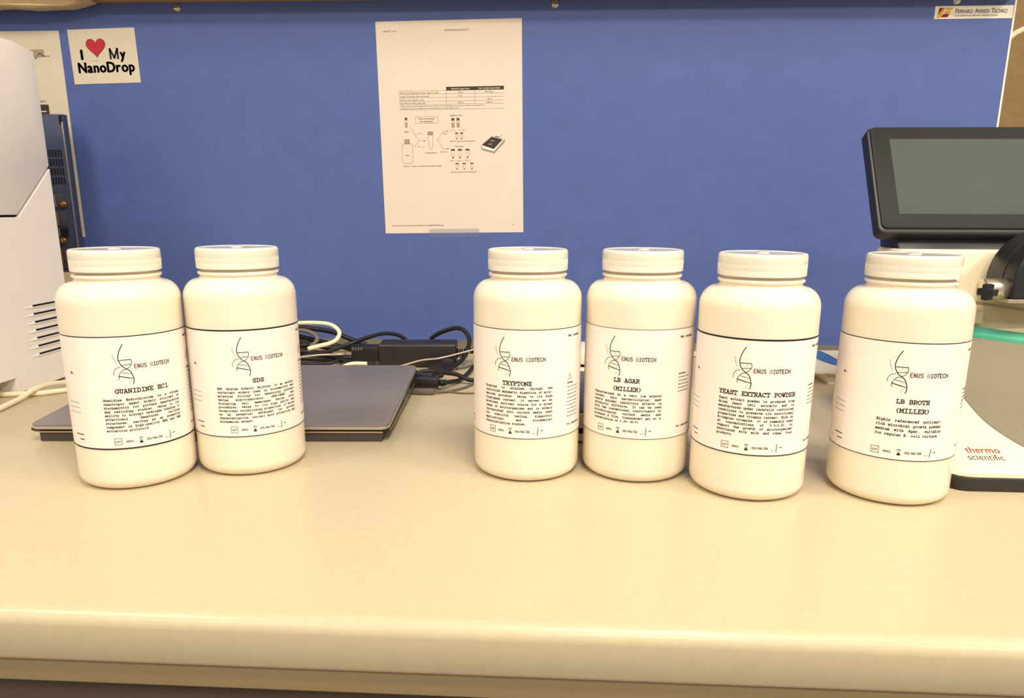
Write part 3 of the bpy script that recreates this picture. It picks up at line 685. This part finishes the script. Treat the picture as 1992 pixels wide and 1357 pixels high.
cable('thin_lead', [(-134, 1003.7, 1.5), (-123.2, 1012, 1.5), (-110.4, 1037.1, 1.5), (-92.8, 1049.4, 1.5), (-50, 1070, 1.5)], 1.4, M_greyc, 'thin grey lead on the bench right of the power adapter')
cable('dark_lead', [(-96, 1062, 14), (-80, 1064, 20), (-40, 1070, 22), (60, 1078, 20), (120, 1080, 12)], 6, M_black, 'dark cable bundle behind the gap between TRYPTONE and LB AGAR')
cable('dark_lead', [(-118, 1040, 20), (-95, 1052, 22), (-60, 1066, 24)], 4, M_black, 'dark lead leaving the right end of the power adapter')
cable('white_cable', [(-430, 1062, 44), (-408, 1060, 51), (-371, 1055, 55.4), (-342.4, 1050, 56.5), (-321.9, 1045, 54.5), (-308, 1035, 46.5), (-307.8, 1020, 37.8), (-316.2, 1010, 33.6), (-327, 1000, 32.0), (-340, 990, 29.5)], 3.1, M_cream, 'thick white cable looping beside the SDS bottle')
BL = 'coil of black cables between the SDS bottle and the adapter, '
for nm, pts, r, m_, lb_ in (
    ('black_cable', [(-403.5, 1090, 46.4), (-370, 1085, 42.9), (-333, 1080, 38.7), (-306, 1078, 28.8), (-280, 1078, 20)], 3.6, M_black, 'black cable lying highest against the blue panel behind the white loop'),
    ('black_cable', [(-392, 1062, 46), (-360, 1056, 42.5), (-346, 1050, 34.3), (-351, 1044, 25.1), (-372, 1040, 18)], 3.4, M_greyc, 'grey-brown cable bent back on itself beside the SDS label'),
    ('black_cable', [(-385, 998, 6), (-366, 1000, 11), (-345, 1005, 17.8), (-317, 1010, 22.4), (-290, 1014, 32), (-268, 1036, 38), (-250, 1062, 40), (-232, 1076, 36), (-219.8, 1082, 27.6)], 3.0, M_black, 'black cable rising from the SDS bottle over the adapter'),
    ('black_cable', [(-372, 985, 14), (-356.8, 985, 17.2), (-323.8, 984, 22), (-294, 986, 23.1), (-289, 998, 22)], 1.4, M_lapedge, 'thin pale lead running level into the adapter plug'),
    ('black_cable', [(-394, 1060, 25.6), (-361, 1055, 24.7), (-329, 1050, 19.9), (-293, 1058, 21.6), (-262, 1062, 20)], 3.6, M_black, 'black cable running level under the white loop'),
    ('black_cable', [(-397, 1072, 35.6), (-350, 1070, 26), (-306, 1074, 14), (-275, 1070, 8)], 3.6, M_black, 'black cable slanting down behind the level one'),
    ('black_cable', [(-372, 970, 12), (-358, 968, 14.9), (-332, 965, 13.4), (-305, 968, 14), (-295, 978, 16)], 2.6, M_black, 'short black cable just behind the laptop back edge'),
    ('black_cable', [(-384, 1030, 18.3), (-346, 1030, 16.9), (-308, 1022, 12.4), (-290, 1010, 6)], 3.4, M_black, 'black cable curving down towards the adapter plug'),
    ('black_cable', [(-420, 1030, 8), (-370, 1022, 9), (-320, 1030, 6), (-292, 1034, 4)], 3.6, M_black, 'lowest black cable resting on the bench behind the laptop'),
    ('black_cable', [(-430, 1044, 30), (-385, 1046, 32), (-358, 1040, 27), (-370, 1034, 26), (-420, 1036, 25)], 3.2, M_black, 'black cable turned back tight behind the SDS bottle'),
    ('black_cable', [(-410, 1052, 10), (-368, 1046, 12), (-330, 1040, 9), (-300, 1046, 6), (-262, 1056, 4)], 4.0, M_black, 'thick black cable lying low in front of the panel trim')):
    cable(nm, pts, r, m_, lb_, 'tangle of cables behind the laptop')
cable('cream_lead', [(-290, 966, 4), (-283.9, 968, 10.2), (-271, 968, 14.2), (-252, 968, 14.4)], 2.6, M_cream, 'short cream lead end showing above the laptop back edge')
cable('cream_cable', [(-640, 640, 3.4), (-614, 713.5, 3.4), (-609.8, 744.2, 3.4), (-616, 790.3, 4), (-616, 817.9, 9.2), (-615, 851.7, 8), (-608, 874.4, 4), (-590, 887.3, 3.4), (-566.7, 895.3, 3.4), (-520, 905, 3.4)], 3.2, M_cream, 'cream cable crossing on top of the other one by the white instrument')
cable('cream_cable', [(-760, 812, 3.4), (-695.5, 814, 3.4), (-655.5, 812, 3.4), (-634.9, 816, 3.4), (-612, 822, 3.2), (-600, 833, 3.2), (-590, 840.6, 3.2), (-571.8, 859.5, 3.2), (-530, 880, 3.2)], 3.2, M_cream, 'cream cable coming out from under the white instrument')

# ------------------------------------------------------------------ things in the gaps between the bottles
dv = empty('flat_device', (45, 780, 0), 0, 'low cream device with dark top, seen between the TRYPTONE and LB AGAR bottles', 'device')
def V(o): o.location = (-45*S, -780*S, 0); return o
V(box('lower_shell', -25, 120, 682, 870, 2, 9.6, M_boxdev, dv, 1.2)); V(box('front_slot', -24, 119, 683.5, 868, 9.4, 15.4, M_instdark, dv)); V(box('upper_shell', -25, 120, 682, 872, 15.2, 29.6, M_boxdev, dv, 1))
V(box('top_panel', -22, 117, 684.5, 868, 29.4, 31, M_boxtop, dv, .4)); 
for a in (-15, 110):
    for b in (700, 850): V(box('rubber_foot', a-5, a+5, b-5, b+5, 0, 2.2, M_black, dv))
wbx = empty('white_box', (40, 930, 0), 0, 'small white box with a dark line, behind the flat cream device', 'box')
def V2(o): o.location = (-40*S, -930*S, 0); return o
V2(box('lower_tray', -15, 100, 905, 985, 0, 27.5, M_bookw, wbx, .8)); V2(box('dark_line', -14.5, 99.5, 905.6, 984, 27.3, 31.2, M_instdark, wbx)); V2(box('lid', -15, 100, 905, 985, 31, 46, M_bookw, wbx, .8))
BKS = ['thin white booklet at the bottom of the stack behind LB BROTH', 'thin white booklet second from the bottom of the stack behind LB BROTH', 'thin white booklet third from the bottom of the stack behind LB BROTH', 'thin white booklet fourth from the bottom of the stack behind LB BROTH', 'thin white booklet under the brochure of the stack behind LB BROTH']
for k in range(5):
    x0 = 361-(0, 1.5, 3, 5, 1)[k]
    b_ = box('booklet', x0, x0+150, 951+(0, 1, 0, 2, 1)[k], 1095, 3.1*k, 3.1*k+2.7, M_bookw, None, .3)
    tag(origin_to(b_, (x0+70, 1020, 3.1*k)), BKS[k], 'booklet', 'booklets stacked behind the LB BROTH bottle')
bro = empty('brochure', (400, 1020, 15.5), math.radians(2), 'white brochure with a blue swoosh on top of the booklet stack', 'brochure')
box('sheets', -62, 100, -75, 66, 0, 4.4, M_bookw, bro, .4)
P = Print(); P.poly([(-24, 62), (-8, 62), (-6.7, 36.7), (-8.4, 3.4), (-12.8, -28), (-21, -44.8), (-26.6, -38.5), (-31.1, -21.9), (-32.9, 2.5), (-30, 36)], M_bookb); P.poly([(-8, 62), (-5.5, 62), (-4, 34), (-6, 0), (-11, -30), (-20, -45.5), (-21, -44.8), (-12.8, -28), (-8.4, 3.4), (-6.7, 36.7)], M_boxtop)
P.flat('blue_print', bro, lambda p: (p[0], p[1], 4.55))

# ------------------------------------------------------------------ analyser, right
nd = empty('spectrophotometer', (431, 700, 0), 0, 'cream spectrophotometer with tilted black touchscreen at the right edge', 'instrument')
def N(o): o.location = (-431*S, -700*S, 0); return o
def slope(y): return 13.0+.5*(y-580)
# dark base plate with rounded corners
N(prism('base_plate', rrect(326, 536, 578, 834, 14), 'z', 0, 11.4, M_nddark, nd, 1.5))
# shell: rounded footprint with a sloping front, then an upright housing
def shell():
    bm = bmesh.new()
    prof = [(580, 12), (580, 15), (583, 18), (590, 20.2), (640, 43), (700, 73), (752, 99), (762, 106), (786, 112), (790, 118), (790, 122), (830, 122), (832, 12)]
    xs = [(327, 1.0), (329, .55), (333, .22), (339, .06), (346, 0), (431, 0), (516, 0), (523, .06), (529, .22), (533, .55), (535, 1.0)]
    cols = []
    for x, e in xs:
        row = []
        for i, (y, z) in enumerate(prof):
            yy = y+(14*e if y < 600 else (6*e if y < 800 else -8*e)); zz = z-(9*e if 13 < z < 180 and y < 780 else (6*e if z > 100 else 0))
            if y == 580 and z == 12: zz = 11.6
            row.append(bm.verts.new((x*S, yy*S, max(11.6, zz)*S)))
        cols.append(row)
    n = len(prof)
    for A, B in zip(cols, cols[1:]):
        for i in range(n): bm.faces.new((A[i], B[i], B[(i+1) % n], A[(i+1) % n]))
    bm.faces.new(cols[0]); bm.faces.new(cols[-1][::-1])
    bmesh.ops.recalc_face_normals(bm, faces=bm.faces)
    return autosmooth(bm_obj('shell', bm, M_nd, nd), .5)
N(shell())
N(prism('housing', rrect(357, 505, 784, 852, 10), 'z', 60, 182, M_nd, nd, 3, 3))
# grey sample deck set in the slope, bounded by a U curve
def deck():
    half = [(374.0, 664.9), (372.4, 690), (372, 720), (372, 752)]
    U_ = [(374.0, 664.9), (377.8, 642.7), (384.4, 626), (396.8, 608.5), (412, 597.5), (431, 593.5)]
    left = smooth_path([(x, y, 0) for x, y in ([(372, 752), (372.3, 720), (372.8, 690)]+U_)], 5)
    pts = [(p.x, p.y) for p in left]; pts += [(862-x, y) for x, y in pts[-2::-1]]
    bm = bmesh.new()
    T = [bm.verts.new((x*S, y*S, (max(slope(y), 20.2+.456*(y-590))+.9)*S)) for x, y in pts]; B = [bm.verts.new((x*S, y*S, (slope(y)-3)*S)) for x, y in pts]
    bm.faces.new(T); n = len(pts)
    for i in range(n): bm.faces.new((T[i], B[i], B[(i+1) % n], T[(i+1) % n]))
    bmesh.ops.recalc_face_normals(bm, faces=bm.faces)
    return bm_obj('sample_deck', bm, M_ndgrey, nd)
N(deck())
def shear(o, k):
    for v in o.data.vertices: v.co.z -= k*(v.co.x-.405)
    return o
ts = shear(N(prism('teal_strip', [(752, 99.4), (764, 105.4), (764, 110.4), (752, 104.4)], 'x', 366, 505, M_teal, nd, .5)), .11)
for v in ts.data.vertices: v.co.y -= .22*(v.co.x-.405)
cb = shear(N(prism('clear_cover', [(760, 108), (786, 114), (786, 134), (766, 134)], 'x', 372, 500, M_clear, nd, .8)), .14)
shear(N(prism('cover_rib', [(765.2, 133.5), (766.6, 133.5), (766.6, 136), (765.2, 136)], 'x', 372, 500, M_ndgrey, nd)), .15); N(box('cover_clip', 416, 431, 755, 762, 111, 124, M_clear, nd, 1)); 
kn = N(lathe('cover_knob', [(0, 9), (4, 8), (6, 5), (6, 0)], M_ndgrey, nd, 20)); kn.location = ((402-431)*S, (758-700)*S, 116*S)
hg = lathe('hinge_barrel', [(0, -12), (8.8, -12), (10, -11), (10.4, -4), (10.4, 10), (9.6, 11), (0, 11)], M_silver, nd, 40); hg.rotation_euler = (0, PI/2, 0); hg.location = ((427-431)*S, (738-700)*S, 147.5*S)
def cross_knob():
    o = prism('hinge_knob', [(-8, -3.2), (-3.4, -3.6), (-3.6, -7.2), (0, -8.2), (3.6, -7.2), (3.4, -3.6), (8, -3.2), (8, 3.2), (3.4, 3.6), (3.6, 7.2), (0, 8.2), (-3.6, 7.2), (-3.4, 3.6), (-8, 3.2)], 'x', -4, 4, M_case, nd, .6)
    o.rotation_euler = (0, 0, math.radians(28)); o.location = ((416.5-431)*S, (729-700)*S, 145.5*S); return o
cross_knob()
arm = [(436, 139.5)]+[(436+.0+52*(1-math.cos(t)), 156+50*math.sin(t)) for t in [PI/2*i/14 for i in range(15)]]+[(520, 206), (520, 139.5)]
N(prism('arm', arm, 'y', 722, 772, M_case, nd, 3, 3)); N(prism('arm_gasket', [(x-(.5 if x < 500 else 0), z+.5 if z > 150 else z) for x, z in arm], 'y', 742, 746, M_nddark, nd)); N(box('arm_plate', 434, 522, 724, 768, 135.6, 139.3, M_silver, nd, .8))
# screen neck and tablet
N(prism('neck', [(803, 181.5), (850, 181.5), (858, 210), (822, 202)], 'x', 362, 500, M_case, nd, 2))
def tabpart(name, x0, x1, z0, z1, y0, y1, r, m, bev=.6, parent=None):
    o = prism(name, rrect(x0, x1, z0, z1, r), 'y', y0, y1, m, nd, bev)
    o.location = (0, (800-700)*S, 199*S); o.rotation_euler = (-math.radians(30), 0, 0); return o
tabpart('tablet_case', -92, 92, 0, 128, 1.5, 17, 7, M_case, 2); tabpart('tablet_bezel', -89, 89, 5, 127, -.6, 2, 6, M_bezel, .4); tabpart('tablet_screen', -70, 72, 21, 112, -.9, -.5, 1, M_screen, .1)
# maker's name on the slope, two lines
P = Print(); P.sans('thermo', 346.6, 601.2, 9.6, M_inkred, .002, 'l', .96); P.sans('scientific', 345.2, 593.4, 9.2, M_ink, -.008, 'l', .93)
N(P.flat('maker_name', nd, lambda p: (p[0], p[1], (20.2+(p[1]-590)*.456 if p[1] > 590 else 18+(p[1]-583)*.3143)+.3)))

# pale cable and tan things past the end of the panel
cable('cream_lead', [(560, 1185, 400), (640, 1180, 456), (650.9, 1180, 464), (660.5, 1180, 470.7), (681.2, 1180, 475.3), (760, 1190, 470)], 4, M_cream, 'cream cable passing behind the right end of the blue panel')
